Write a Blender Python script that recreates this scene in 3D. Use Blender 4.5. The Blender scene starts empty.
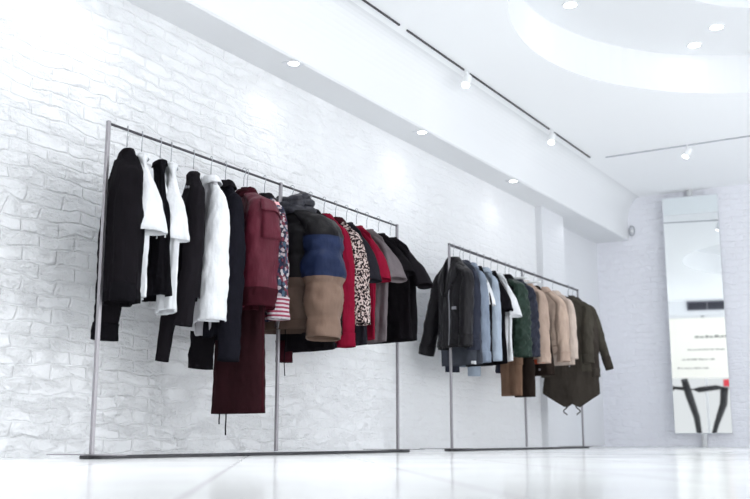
import bpy, bmesh, math, random
from math import sin, cos, pi, radians, sqrt, atan2
from mathutils import Vector, Matrix, noise

sc = bpy.context.scene
COL = sc.collection

# ------------------------------------------------------------------ camera
CAM_H = 0.088
cam_d = bpy.data.cameras.new('camera')
cam = bpy.data.objects.new('camera', cam_d); COL.objects.link(cam)
cam_d.sensor_width = 36.0; cam_d.lens = 48.0
cam.location = (0, 0, CAM_H)
cam.rotation_mode = 'XYZ'
cam.rotation_euler = (radians(90 + 10.736), 0, radians(31.354 - 90))
cam_d.clip_start = 0.02; cam_d.clip_end = 200
cam_d.dof.use_dof = True; cam_d.dof.focus_distance = 5.6; cam_d.dof.aperture_fstop = 2.8
sc.camera = cam

# ------------------------------------------------------------------ view
sc.view_settings.view_transform = 'Standard'
sc.view_settings.look = 'None'
sc.view_settings.exposure = 0.70
sc.view_settings.gamma = 1.0
sc.view_settings.use_curve_mapping = False
sc.cycles.max_bounces = 10
sc.cycles.diffuse_bounces = 7
sc.cycles.sample_clamp_indirect = 6.0
sc.cycles.use_denoising = True

# ------------------------------------------------------------------ world: bright overcast day outside the shopfront
w = bpy.data.worlds.new('sky'); sc.world = w; w.use_nodes = True
wn = w.node_tree.nodes; wn['Background'].inputs[0].default_value = (0.95, 0.975, 1.0, 1)
wn['Background'].inputs[1].default_value = 0.42

def area(name, loc, rot, sx, sy, energy, color):
    d = bpy.data.lights.new(name, 'AREA'); d.shape = 'RECTANGLE'; d.size = sx; d.size_y = sy
    d.energy = energy; d.color = color
    o = bpy.data.objects.new(name, d); COL.objects.link(o)
    o.location = loc; o.rotation_euler = rot
    return o
# daylight in the window openings: shopfront (behind the camera) and the side windows (right)
area('shopfront_daylight', (-1.72, -0.2, 1.55), (radians(90), 0, radians(-90)), 7.4, 2.9, 8, (0.97, 0.985, 1.0))
area('side_daylight', (4.4, -4.15, 1.65), (radians(108), 0, 0), 10.5, 2.4, 205, (0.955, 0.978, 1.0))

def spot(name, loc, aim, energy, size=70, blend=0.9, rad=0.04, color=(0.96, 0.98, 1.0), parent=None):
    d = bpy.data.lights.new(name, 'SPOT'); d.energy = energy; d.spot_size = radians(size)
    d.spot_blend = blend; d.shadow_soft_size = rad; d.color = color
    o = bpy.data.objects.new(name, d); COL.objects.link(o)
    o.location = loc
    v = Vector(aim) - Vector(loc)
    o.rotation_euler = v.to_track_quat('-Z', 'Y').to_euler()
    return o

# ------------------------------------------------------------------ materials
MATS = {}
def new_mat(name):
    m = bpy.data.materials.new(name); m.use_nodes = True
    nt = m.node_tree; return m, nt, nt.nodes['Principled BSDF']
def N(nt, t, **kw):
    n = nt.nodes.new(t)
    for k, v in kw.items(): setattr(n, k, v)
    return n
def flat(name, col, rough=0.5, metal=0.0, emit=None, es=1.0, spec=0.5):
    if name in MATS: return MATS[name]
    m, nt, b = new_mat(name)
    b.inputs['Base Color'].default_value = (*col, 1); b.inputs['Roughness'].default_value = rough
    b.inputs['Metallic'].default_value = metal; b.inputs['Specular IOR Level'].default_value = spec
    if emit:
        b.inputs['Emission Color'].default_value = (*emit, 1); b.inputs['Emission Strength'].default_value = es
    MATS[name] = m; return m
def bump(nt, b, src, strength, dist):
    bp = N(nt, 'ShaderNodeBump'); bp.inputs['Strength'].default_value = strength; bp.inputs['Distance'].default_value = dist
    nt.links.new(src, bp.inputs['Height']); nt.links.new(bp.outputs[0], b.inputs['Normal']); return bp
def fabric(name, col, rough=0.9, sheen=0.0, scale=90, var=0.12, bs=0.55, spec=0.03):
    """woven cloth: slightly uneven dye plus a fine weave and soft creases"""
    if name in MATS: return MATS[name]
    m, nt, b = new_mat(name)
    tc = N(nt, 'ShaderNodeTexCoord')
    n1 = N(nt, 'ShaderNodeTexNoise'); n1.inputs['Scale'].default_value = 9; n1.inputs['Detail'].default_value = 4
    nt.links.new(tc.outputs['Object'], n1.inputs['Vector'])
    mp = N(nt, 'ShaderNodeMapRange'); mp.inputs['From Min'].default_value = .3; mp.inputs['From Max'].default_value = .7
    mp.inputs['To Min'].default_value = 1 - var; mp.inputs['To Max'].default_value = 1 + var
    nt.links.new(n1.outputs[0], mp.inputs['Value'])
    hs = N(nt, 'ShaderNodeHueSaturation'); hs.inputs['Color'].default_value = (*col, 1)
    nt.links.new(mp.outputs[0], hs.inputs['Value']); nt.links.new(hs.outputs[0], b.inputs['Base Color'])
    b.inputs['Roughness'].default_value = rough; b.inputs['Sheen Weight'].default_value = sheen
    b.inputs['Specular IOR Level'].default_value = spec
    n2 = N(nt, 'ShaderNodeTexNoise'); n2.inputs['Scale'].default_value = scale; n2.inputs['Detail'].default_value = 2
    n3 = N(nt, 'ShaderNodeTexNoise'); n3.inputs['Scale'].default_value = 11; n3.inputs['Detail'].default_value = 3
    mpn = N(nt, 'ShaderNodeMapping'); mpn.inputs['Scale'].default_value = (1, 1, .4)
    nt.links.new(tc.outputs['Object'], mpn.inputs[0]); nt.links.new(mpn.outputs[0], n3.inputs['Vector'])
    nt.links.new(tc.outputs['Object'], n2.inputs['Vector'])
    ad = N(nt, 'ShaderNodeMath', operation='MULTIPLY_ADD'); ad.inputs[1].default_value = .04
    nt.links.new(n2.outputs[0], ad.inputs[0]); nt.links.new(n3.outputs[0], ad.inputs[2])
    bump(nt, b, ad.outputs[0], bs, 0.055)
    MATS[name] = m; return m
def bands(name, stops, rough=0.7, sheen=.0, base=None, bs=.35):
    """cloth sewn from differently coloured horizontal panels; stops = [(z, colour)] from the hem up"""
    m = fabric(name, (1, 1, 1), rough, sheen, bs=.22, spec=.10); nt = m.node_tree
    hs = [n for n in nt.nodes if n.type == 'HUE_SAT'][0]
    tc = N(nt, 'ShaderNodeTexCoord'); sp = N(nt, 'ShaderNodeSeparateXYZ')
    nt.links.new(tc.outputs['Object'], sp.inputs[0])
    mr = N(nt, 'ShaderNodeMapRange'); mr.inputs['From Min'].default_value = -1.2; mr.inputs['From Max'].default_value = 0
    nt.links.new(sp.outputs['Z'], mr.inputs['Value'])
    cr = N(nt, 'ShaderNodeValToRGB'); cr.color_ramp.interpolation = 'CONSTANT'
    el = cr.color_ramp.elements
    while len(el) > 1: el.remove(el[-1])
    for i, (z, c) in enumerate(stops):
        e = el[0] if i == 0 else el.new((z + 1.2) / 1.2)
        e.position = (z + 1.2) / 1.2; e.color = (*c, 1)
    nt.links.new(mr.outputs[0], cr.inputs[0]); nt.links.new(cr.outputs[0], hs.inputs['Color'])
    return m
def spotted(name, cols, scale, kind='leopard'):
    m = fabric(name, (1, 1, 1), .85, .0); nt = m.node_tree
    hs = [n for n in nt.nodes if n.type == 'HUE_SAT'][0]
    tc = N(nt, 'ShaderNodeTexCoord')
    if kind == 'leopard':
        n = N(nt, 'ShaderNodeTexNoise'); n.inputs['Scale'].default_value = scale; n.inputs['Detail'].default_value = 2
        src = n.outputs[0]
        pos = [0, .49, .53]
    else:
        n = N(nt, 'ShaderNodeTexVoronoi'); n.inputs['Scale'].default_value = scale
        sx = N(nt, 'ShaderNodeSeparateColor'); nt.links.new(n.outputs['Color'], sx.inputs[0]); src = sx.outputs[0]
        pos = [i / len(cols) for i in range(len(cols))]
    nt.links.new(tc.outputs['Object'], n.inputs['Vector'])
    cr = N(nt, 'ShaderNodeValToRGB'); cr.color_ramp.interpolation = 'CONSTANT'; el = cr.color_ramp.elements
    while len(el) > 1: el.remove(el[-1])
    for i, c in enumerate(cols):
        e = el[0] if i == 0 else el.new(pos[i]); e.position = pos[i]; e.color = (*c, 1)
    nt.links.new(src, cr.inputs[0]); nt.links.new(cr.outputs[0], hs.inputs['Color'])
    return m
def striped(name, a, b_, freq):
    m = fabric(name, (1, 1, 1), .9, .0); nt = m.node_tree
    hs = [n for n in nt.nodes if n.type == 'HUE_SAT'][0]
    tc = N(nt, 'ShaderNodeTexCoord'); wv = N(nt, 'ShaderNodeTexWave'); wv.bands_direction = 'Z'; wv.inputs['Scale'].default_value = freq
    nt.links.new(tc.outputs['Object'], wv.inputs['Vector'])
    cr = N(nt, 'ShaderNodeValToRGB'); cr.color_ramp.interpolation = 'CONSTANT'
    cr.color_ramp.elements[0].color = (*a, 1); cr.color_ramp.elements[1].color = (*b_, 1); cr.color_ramp.elements[1].position = .5
    nt.links.new(wv.outputs[1], cr.inputs[0]); nt.links.new(cr.outputs[0], hs.inputs['Color'])
    return m

def brick_mat(name, axis, col, strength, big, dist=0.03, bw_=.45, fade=None):
    """thickly painted old brickwork: courses, sunk joints, chipped and lumpy faces"""
    m, nt, b = new_mat(name); L = nt.links
    tc = N(nt, 'ShaderNodeTexCoord'); sp = N(nt, 'ShaderNodeSeparateXYZ'); L.new(tc.outputs['Object'], sp.inputs[0])
    nd = N(nt, 'ShaderNodeTexNoise'); nd.inputs['Scale'].default_value = 3.2; nd.inputs['Detail'].default_value = 3
    L.new(tc.outputs['Object'], nd.inputs['Vector'])
    cx = N(nt, 'ShaderNodeCombineXYZ'); L.new(sp.outputs[axis], cx.inputs[0]); L.new(sp.outputs['Z'], cx.inputs[1])
    dm = N(nt, 'ShaderNodeVectorMath', operation='MULTIPLY_ADD'); dm.inputs[1].default_value = (.15, .12, 0)
    L.new(nd.outputs[1], dm.inputs[0]); L.new(cx.outputs[0], dm.inputs[2])
    br = N(nt, 'ShaderNodeTexBrick'); br.inputs['Scale'].default_value = 1
    br.inputs['Brick Width'].default_value = .225; br.inputs['Row Height'].default_value = .072
    br.inputs['Mortar Size'].default_value = .009; br.inputs['Mortar Smooth'].default_value = .8
    br.inputs['Color1'].default_value = (.85, .85, .85, 1); br.inputs['Color2'].default_value = (1, 1, 1, 1); br.inputs['Mortar'].default_value = (0, 0, 0, 1)
    br.inputs['Bias'].default_value = 0
    L.new(dm.outputs[0], br.inputs['Vector'])
    # stretched ridges of old plaster and paint
    mp = N(nt, 'ShaderNodeMapping'); mp.inputs['Scale'].default_value = (2.4, 2.4, 5.0); L.new(tc.outputs['Object'], mp.inputs[0])
    n1 = N(nt, 'ShaderNodeTexNoise'); n1.inputs['Scale'].default_value = 1.7; n1.inputs['Detail'].default_value = 8; n1.inputs['Roughness'].default_value = .6
    n1.inputs['Distortion'].default_value = .25
    L.new(mp.outputs[0], n1.inputs['Vector'])
    rg = N(nt, 'ShaderNodeMapRange'); rg.interpolation_type = 'SMOOTHERSTEP'; rg.inputs['From Min'].default_value = .34; rg.inputs['From Max'].default_value = .60
    L.new(n1.outputs[0], rg.inputs['Value'])
    n2 = N(nt, 'ShaderNodeTexNoise'); n2.inputs['Scale'].default_value = 13; n2.inputs['Detail'].default_value = 6
    L.new(tc.outputs['Object'], n2.inputs['Vector'])
    # patches where the brick relief is smothered in paint
    n4 = N(nt, 'ShaderNodeTexNoise'); n4.inputs['Scale'].default_value = .9; n4.inputs['Detail'].default_value = 2
    L.new(tc.outputs['Object'], n4.inputs['Vector'])
    pr_ = N(nt, 'ShaderNodeMapRange'); pr_.inputs['From Min'].default_value = .35; pr_.inputs['From Max'].default_value = .62
    pr_.inputs['To Min'].default_value = .35
    L.new(n4.outputs[0], pr_.inputs['Value'])
    bw = N(nt, 'ShaderNodeRGBToBW'); L.new(br.outputs['Color'], bw.inputs[0])
    a1 = N(nt, 'ShaderNodeMath', operation='MULTIPLY'); L.new(bw.outputs[0], a1.inputs[0]); L.new(pr_.outputs[0], a1.inputs[1])
    a2 = N(nt, 'ShaderNodeMath', operation='MULTIPLY_ADD'); a2.inputs[1].default_value = big; L.new(rg.outputs[0], a2.inputs[0])
    a0 = N(nt, 'ShaderNodeMath', operation='MULTIPLY'); a0.inputs[1].default_value = bw_; L.new(a1.outputs[0], a0.inputs[0]); L.new(a0.outputs[0], a2.inputs[2])
    a3 = N(nt, 'ShaderNodeMath', operation='MULTIPLY_ADD'); a3.inputs[1].default_value = .8; L.new(n2.outputs[0], a3.inputs[0]); L.new(a2.outputs[0], a3.inputs[2])
    bp = bump(nt, b, a3.outputs[0], strength, dist)
    if fade:   # the relief is deep at the near, low end and thinly skimmed farther along and higher up
        f1 = N(nt, 'ShaderNodeMapRange'); f1.inputs['From Min'].default_value = fade[0]; f1.inputs['From Max'].default_value = fade[1]
        f1.inputs['To Min'].default_value = strength; f1.inputs['To Max'].default_value = strength * .5
        L.new(sp.outputs['X'], f1.inputs['Value'])
        f2 = N(nt, 'ShaderNodeMapRange'); f2.inputs['From Min'].default_value = .9; f2.inputs['From Max'].default_value = 2.1
        f2.inputs['To Min'].default_value = .95; f2.inputs['To Max'].default_value = .7
        L.new(sp.outputs['Z'], f2.inputs['Value'])
        fm = N(nt, 'ShaderNodeMath', operation='MULTIPLY'); L.new(f1.outputs[0], fm.inputs[0]); L.new(f2.outputs[0], fm.inputs[1])
        L.new(fm.outputs[0], bp.inputs['Strength'])
    b.inputs['Base Color'].default_value = (*col, 1); b.inputs['Roughness'].default_value = .55; b.inputs['Specular IOR Level'].default_value = .35
    return m

M_WALL = brick_mat('painted_brick_left', 'X', (.80, .806, .822), .90, .55, .034, .34, (4.0, 9.0))
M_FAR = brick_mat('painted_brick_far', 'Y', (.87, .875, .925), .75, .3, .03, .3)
M_SMOOTH = brick_mat('painted_column', 'X', (.72, .73, .755), .12, .1)
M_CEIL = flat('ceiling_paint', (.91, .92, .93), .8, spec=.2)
M_CEIL_DIM = flat('ceiling_paint_dimmed', (.76, .77, .785), .8, spec=.2)  # same paint as the ceiling, darkened to offset strong light on soffit and recess
M_PLAIN = flat('plain_white_paint', (.84, .85, .87), .8, spec=.2)
def floor_mat():
    m, nt, b = new_mat('polished_floor'); L = nt.links
    tc = N(nt, 'ShaderNodeTexCoord')
    mp = N(nt, 'ShaderNodeMapping'); mp.inputs['Rotation'].default_value = (0, 0, radians(-37)); mp.inputs['Location'].default_value = (.3, -.138, 0); L.new(tc.outputs['Object'], mp.inputs[0])
    br = N(nt, 'ShaderNodeTexBrick'); br.offset = 0; br.inputs['Scale'].default_value = 1
    br.inputs['Brick Width'].default_value = 2.04; br.inputs['Row Height'].default_value = .51; br.inputs['Mortar Size'].default_value = .007
    br.inputs['Color1'].default_value = (.90, .91, .91, 1); br.inputs['Color2'].default_value = (.89, .905, .905, 1); br.inputs['Mortar'].default_value = (.66, .65, .66, 1)
    L.new(mp.outputs[0], br.inputs['Vector'])
    n = N(nt, 'ShaderNodeTexNoise'); n.inputs['Scale'].default_value = 1.6; n.inputs['Detail'].default_value = 4; L.new(tc.outputs['Object'], n.inputs['Vector'])
    mr = N(nt, 'ShaderNodeMapRange'); mr.inputs['To Min'].default_value = .08; mr.inputs['To Max'].default_value = .18; L.new(n.outputs[0], mr.inputs['Value'])
    L.new(br.outputs['Color'], b.inputs['Base Color']); L.new(mr.outputs[0], b.inputs['Roughness'])
    b.inputs['Specular IOR Level'].default_value = .22
    return m
M_FLOOR = floor_mat()
M_STEEL = flat('brushed_steel', (.36, .345, .365), .4, .8)
M_DARKSTEEL = flat('dark_steel', (.07, .068, .078), .45, .6)
M_WHITEP = flat('white_plastic', (.86, .87, .88), .4)
M_WIRE = flat('hook_wire', (.42, .43, .46), .35, .8)

# ------------------------------------------------------------------ mesh helpers
def link_mesh(name, bm, mat, parent=None, smooth=False, loc=None):
    me = bpy.data.meshes.new(name); bm.normal_update(); bm.to_mesh(me); bm.free()
    if smooth:
        for p in me.polygons: p.use_smooth = True
    for m in (mat if isinstance(mat, (list, tuple)) else [mat]): me.materials.append(m)
    o = bpy.data.objects.new(name, me); COL.objects.link(o)
    if parent: o.parent = parent
    if loc: o.location = loc
    return o
def box(bm, x0, x1, y0, y1, z0, z1, bev=0):
    v = [bm.verts.new((x, y, z)) for z in (z0, z1) for y in (y0, y1) for x in (x0, x1)]
    fs = [(0, 2, 3, 1), (4, 5, 7, 6), (0, 1, 5, 4), (2, 6, 7, 3), (1, 3, 7, 5), (0, 4, 6, 2)]
    fc = [bm.faces.new([v[i] for i in f]) for f in fs]
    if bev:
        es = list({e for f in fc for e in f.edges})
        bmesh.ops.bevel(bm, geom=es, offset=bev, segments=2, affect='EDGES', profile=.5)
def boxm(name, dims, mat, parent=None, bev=0, loc=None):
    bm = bmesh.new(); box(bm, *dims, bev=bev); return link_mesh(name, bm, mat, parent, loc=loc)
def tube(bm, pts, rad, n=10, cap=True, flatten=None):
    """tube along a polyline; rad is a number or a list"""
    pts = [Vector(p) for p in pts]; rings = []
    up = Vector((0, 1, 0.001))
    for i, p in enumerate(pts):
        t = (pts[min(i + 1, len(pts) - 1)] - pts[max(i - 1, 0)]).normalized()
        s = t.cross(up)
        if s.length < 1e-4: s = t.cross(Vector((1, 0, 0)))
        s.normalize(); q = s.cross(t).normalized()
        r = rad[i] if isinstance(rad, (list, tuple)) else rad
        rx, ry = (r if isinstance(r, (list, tuple)) else (r, r))
        rings.append([bm.verts.new(p + s * (rx * cos(a)) + q * (ry * sin(a))) for a in [2 * pi * k / n for k in range(n)]])
    for a, b in zip(rings, rings[1:]):
        for k in range(n): bm.faces.new((a[k], a[(k + 1) % n], b[(k + 1) % n], b[k]))
    if cap:
        bm.faces.new(rings[0][::-1]); bm.faces.new(rings[-1])
def tubem(name, pts, rad, mat, parent=None, n=10):
    bm = bmesh.new(); tube(bm, pts, rad, n); return link_mesh(name, bm, mat, parent, True)
def lathe(bm, prof, n=32, c=(0, 0, 0)):
    rings = []
    for r, z in prof:
        rings.append([bm.verts.new((c[0] + r * cos(2 * pi * k / n), c[1] + r * sin(2 * pi * k / n), c[2] + z)) for k in range(n)])
    for a, b in zip(rings, rings[1:]):
        for k in range(n): bm.faces.new((a[k], a[(k + 1) % n], b[(k + 1) % n], b[k]))
    return rings
def tag(o, label=None, cat=None, group=None, kind=None):
    if label: o['label'] = label
    if cat: o['category'] = cat
    if group: o['group'] = group
    if kind: o['kind'] = kind
    return o
def empty(name, loc, rz=0):
    e = bpy.data.objects.new(name, None); COL.objects.link(e); e.location = loc; e.rotation_euler = (0, 0, rz)
    e.empty_display_size = .1
    return e
def struct(o, label=None, cat=None):
    o['kind'] = 'structure'
    if label: o['label'] = label
    if cat: o['category'] = cat
    return o

# ------------------------------------------------------------------ the room
ZC, ZS = 3.05, 2.52               # ceiling, underside of the dropped soffit
YW, YS = 3.95, 3.655              # left wall, face of the soffit
XF, XB, YR = 12.07, -1.6, -4.0    # far wall, shopfront wall, right wall
OC = (6.87, 0.67); OR1, OR2 = 2.10, 1.12; ZO1, ZO2 = 3.40, 3.70

bm = bmesh.new(); box(bm, XB - .3, XF + .3, YR - .3, YW + .4, -.15, 0)
struct(link_mesh('floor', bm, M_FLOOR), 'polished white floor tiles with faint grey joints', 'floor')
struct(boxm('wall_left', (XB, 9.78, YW, YW + .3, 0, 3.9), M_WALL), 'long rough white painted brick wall behind the racks', 'wall')
struct(boxm('wall_left_recess', (10.40, XF + .2, YW + .12, YW + .3, 0, 3.9), M_SMOOTH), 'smooth recessed end of the left wall', 'wall')
struct(boxm('trim_1', (9.76, 10.40, YW - .075, YW + .3, 0, ZS + .02), M_SMOOTH, bev=.008), 'smooth white column standing out of the brick wall', 'column')
struct(boxm('wall_far', (XF, XF + .25, YR, YW + .3, 0, 3.9), M_FAR), 'white brick far wall behind the tall mirror', 'wall')

# ceiling slab with the round opening
def ceiling():
    bm = bmesh.new(); n = 96
    circ = [bm.verts.new((OC[0] + OR1 * cos(2 * pi * k / n), OC[1] + OR1 * sin(2 * pi * k / n), ZC)) for k in range(n)]
    x0, x1, y0, y1 = 1.6, XF + .2, YR, 3.60
    def edgept(a):
        c, s = cos(a), sin(a); t = 1e9
        if c > 1e-9: t = min(t, (x1 - OC[0]) / c)
        if c < -1e-9: t = min(t, (x0 - OC[0]) / c)
        if s > 1e-9: t = min(t, (y1 - OC[1]) / s)
        if s < -1e-9: t = min(t, (y0 - OC[1]) / s)
        return (OC[0] + c * t, OC[1] + s * t, ZC)
    angs = [2 * pi * k / n for k in range(n)]
    corners = sorted([(atan2(y - OC[1], x - OC[0]) % (2 * pi), (x, y, ZC)) for x in (x0, x1) for y in (y0, y1)])
    outer = [bm.verts.new(edgept(a)) for a in angs]
    for k in range(n):
        a0, a1 = angs[k], angs[k] + 2 * pi / n
        mid = [bm.verts.new(p) for a, p in corners if a0 < a < a1]
        bm.faces.new([circ[k], outer[k]] + mid + [outer[(k + 1) % n], circ[(k + 1) % n]])
    for f in bm.faces:
        if f.normal.z > 0: f.normal_flip()
    return struct(link_mesh('ceiling', bm, M_CEIL), 'white ceiling with a large round recess', 'ceiling')
ceiling()
# round recess: two stepped drums
bm = bmesh.new()
n = 96
lathe(bm, [(OR1, ZC), (OR1, ZC + .02), (OR1, ZO1), (OR1 - .001, ZO1), (OR2, ZO1), (OR2, ZO1 + .001), (OR2, ZO2), (OR2 - .002, ZO2), (.001, ZO2)], 96, (OC[0], OC[1], 0))
rec = link_mesh('ceiling_recess', bm, M_CEIL_DIM); struct(rec, 'round stepped recess in the ceiling', 'ceiling')
# dropped soffit along the brick wall with a swept cove up to the ceiling
bm = bmesh.new()
prof = [(YW + .35, ZS), (YS + .012, ZS), (YS, ZS + .012)]
R = .30
for k in range(0, 11):
    a = pi / 2 * k / 10
    prof.append((YS - .0 - (R * .55) * (1 - cos(a)), ZC - R + R * sin(a)))
prof.append((3.40, ZC + .001)); prof.append((3.40, ZC + .3)); prof.append((YW + .35, ZC + .3))
x0, x1 = 1.6, XF + .01
A = [bm.verts.new((x0, y, z)) for y, z in prof]; B = [bm.verts.new((x1, y, z)) for y, z in prof]
m_ = len(prof)
for k in range(m_): bm.faces.new((A[k], A[(k + 1) % m_], B[(k + 1) % m_], B[k]))
bm.faces.new(A[::-1]); bm.faces.new(B)
sof = link_mesh('ceiling_soffit', bm, M_CEIL_DIM, smooth=False); struct(sof, 'dropped white soffit along the brick wall', 'soffit')
# bulkhead, rear ceiling, shopfront wall and side wall
struct(boxm('trim_2', (1.5, 1.62, YR, YW + .3, 2.76, 3.9), M_PLAIN), 'white bulkhead across the front of the shop', 'bulkhead')
struct(boxm('ceiling_front', (XB - .3, 1.5, YR, YW + .3, 3.4, 3.5), M_CEIL), 'white ceiling over the shop entrance', 'ceiling')
fw = empty('wall_front', (XB, 0, 0)); struct(fw, 'shopfront wall with a wide window', 'wall')
bm = bmesh.new()
box(bm, -.15, 0, YR, -3.9, 0, 3.5); box(bm, -.15, 0, 3.85, YW + .2, 0, 3.5); box(bm, -.15, 0, -3.9, 3.85, 3.1, 3.5); box(bm, -.15, 0, -3.9, 3.85, 0, .12)
link_mesh('wall_surface', bm, M_PLAIN, fw)
wf = empty('window_1', (XB, 0, 0)); struct(wf, 'wide shopfront window with a cream film', 'window')
bm = bmesh.new()
for y in (-3.9, -2.0, 0.0, 2.0, 3.8): box(bm, -.1, -.04, y, y + .05, .12, 3.1)
box(bm, -.1, -.04, -3.9, 3.85, 3.05, 3.1); box(bm, -.1, -.04, -3.9, 3.85, .12, .17)
link_mesh('window_frame', bm, M_PLAIN, wf)
film = flat('cream_window_film', (.86, .845, .78), .6, emit=(.95, .93, .86), es=.14)  # emission stands in for daylight coming through the film
boxm('window_film', (-.03, -.02, 1.1, 3.3, 1.56, 3.04), film, wf)
bm = bmesh.new()
random.seed(4)
for z, y0, y1 in ((2.54, 1.3, 2.24), (2.24, 1.55, 2.42), (2.00, 1.8, 2.58), (1.79, 1.95, 2.70)):
    y = y0
    while y < y1:
        l = random.uniform(.03, .11); hgt = .055 if z > 2.5 else .026
        box(bm, -.019, -.015, y, min(y + l, y1), z, z + hgt * random.uniform(.7, 1.3)); y += l + random.uniform(.008, .03)
link_mesh('window_lettering', bm, flat('grey_lettering', (.30, .30, .28), .6), wf)
# right wall: a row of wide windows
rw = empty('wall_right', (0, YR, 0)); struct(rw, 'right wall with tall windows', 'wall')
bm = bmesh.new()
box(bm, XB, XF + .2, -.2, 0, 0, .45); box(bm, XB, XF + .2, -.2, 0, 2.85, 3.9)
for x in (XB, 1.55, 4.3, 7.05, 9.8): box(bm, x, x + .35 if x < 9 else XF + .2, -.2, 0, .45, 2.85)
link_mesh('wall_surface', bm, M_PLAIN, rw)
for i, x in enumerate((XB + .35, 1.9, 4.65, 7.4)):
    x1_ = (1.55, 4.3, 7.05, 9.8)[i]
    bm = bmesh.new()
    box(bm, x, x + .05, -.12, -.06, .45, 2.85); box(bm, x1_ - .05, x1_, -.12, -.06, .45, 2.85)
    box(bm, x, x1_, -.12, -.06, .45, .5); box(bm, x, x1_, -.12, -.06, 2.8, 2.85); box(bm, (x + x1_) / 2 - .02, (x + x1_) / 2 + .02, -.12, -.06, .45, 2.85)
    struct(link_mesh('window_%d' % (i + 2), bm, M_PLAIN, loc=(0, YR, 0)), 'side window frame', 'window')
# ventilation grille on the bulkhead, seen in the mirror
vg = empty('ventilation_grille', (1.625, 2.1, 2.93)); tag(vg, 'dark slatted ventilation grille reflected in the tall mirror', 'grille')
bm = bmesh.new(); box(bm, -.003, .02, -.42, .42, -.10, -.08); box(bm, -.003, .02, -.42, .42, .08, .10); box(bm, -.003, .02, -.42, -.40, -.08, .08); box(bm, -.003, .02, .40, .42, -.08, .08); box(bm, -.003, .02, -.01, .01, -.08, .08)
link_mesh('frame', bm, flat('grille_grey', (.28, .28, .32), .6), vg)
bm = bmesh.new(); box(bm, -.003, .002, -.40, .40, -.08, .08)
for k in range(5): box(bm, .002, .012, -.40, .40, -.07 + k * .032, -.062 + k * .032)
link_mesh('slats', bm, flat('grille_dark', (.06, .06, .08), .7), vg)

# black trestle near the window, seen in the mirror
tr = empty('trestle_stand', (-.9, 2.05, 0)); tag(tr, 'black trestle stand with slanting tapered legs reflected in the mirror', 'trestle')
M_BLK = flat('black_lacquer', (.015, .015, .018), .45)
bm = bmesh.new(); tube(bm, [(0, -.62, 1.27), (0, -.2, 1.29), (0, .2, 1.24), (0, .45, 1.26), (0, .8, 1.30)], [.04, .06, .065, .045, .035], 12); link_mesh('crossbar', bm, M_BLK, tr, True)
bm = bmesh.new(); tube(bm, [(0, .52, 1.50), (0, .42, 1.1), (0, .28, .6), (0, .22, .0)], [.08, .09, .075, .055], 12); link_mesh('leg', bm, M_BLK, tr, True)
bm = bmesh.new(); tube(bm, [(0, -.38, 1.28), (0, -.34, .9), (0, -.16, .44), (0, -.02, 0.0)], [.09, .085, .06, .045], 12); link_mesh('leg', bm, M_BLK, tr, True)
rb = boxm('red_box', (-.1, .1, -.12, .12, 0, .16), flat('red_card', (.75, .05, .07), .5), bev=.01, loc=(-.9, 1.56, 1.315)); tag(rb, 'small red box on the black trestle reflected in the mirror', 'box')

# ------------------------------------------------------------------ clothes racks
ZR, YRK = 1.568, 3.465
def rack(x0, x1, rail_r, square, label, xl, xr):
    r = empty('clothes_rack', ((x0 + x1) / 2, YRK, 0)); c = (x0 + x1) / 2
    tag(r, label, 'clothes rack')
    h = .0088
    for x in (x0, c, x1):
        boxm('post', (x - c - h, x - c + h, -h, h, .022, ZR + .012), M_STEEL, r, bev=.002)
    if square: boxm('rail', (x0 - c - h, x1 - c + h, -.009, .009, ZR - .009, ZR + .009), M_DARKSTEEL, r, bev=.003)
    else: tubem('rail', [(x0 - c + .0, 0, ZR), (x1 - c, 0, ZR)], rail_r, M_DARKSTEEL, r, 14)
    boxm('base_bar', (xl - c, xr - c, -.028, .028, 0.0005, .016), flat('black_base', (.03, .03, .035), .5), r, bev=.002)
    for x in (x0, x1):
        boxm('foot', (x - c - .03, x - c + .03, -.19, .26, .0165, .0215), M_STEEL, r, bev=.001)
    return r
RK1 = (3.245, 5.985); RK2 = (6.79, 9.63)
rack(*RK1, .0065, False, 'long steel clothes rack on the left, nearest the camera', 3.20, 6.10)
rack(*RK2, .009, True, 'steel clothes rack farther back on the right', 6.72, 9.72)

# ------------------------------------------------------------------ hangers
HANG = []
def hanger(root_loc, rz, label, group, mat, half=.19, drop=.11, wide=.008, far=1.0):
    h = empty('clothes_hanger', root_loc, rz); HANG.append(h); tag(h, label, 'hanger', group)
    pts = []
    # hook over the rail: origin is the centre of the rail
    for k in range(0, 13):
        a = radians(200 - 21 * k)
        pts.append((0.016 * cos(a), 0, .0045 + .0155 * sin(a)))
    pts = pts[:12] + [(.010, 0, -.018), (.001, 0, -.034), (0, 0, -.085)]
    tubem('hook', pts, .0021, M_WIRE, h, 6)
    bm = bmesh.new(); sec = []
    nseg = 20
    for i in range(nseg + 1):
        s = -1 + 2 * i / nseg; ax = abs(s)
        z = -.114 - drop * (ax ** 1.1); hh = .012 * (1 - .35 * ax); d = wide * (1 - .1 * ax)
        y = .02 * ax * ax
        hx = s * half * (far if s < 0 else 1)
        sec.append([bm.verts.new((hx, y + dy * d, z + dz * hh)) for dy, dz in ((-.6, -1), (.6, -1), (1, -.4), (1, .4), (.5, 1), (-.5, 1), (-1, .4), (-1, -.4))])
    for a, b in zip(sec, sec[1:]):
        for k in range(8): bm.faces.new((a[k], a[(k + 1) % 8], b[(k + 1) % 8], b[k]))
    bm.faces.new(sec[0][::-1]); bm.faces.new(sec[-1])
    link_mesh('arms', bm, mat, h, True)
    return h

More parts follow.
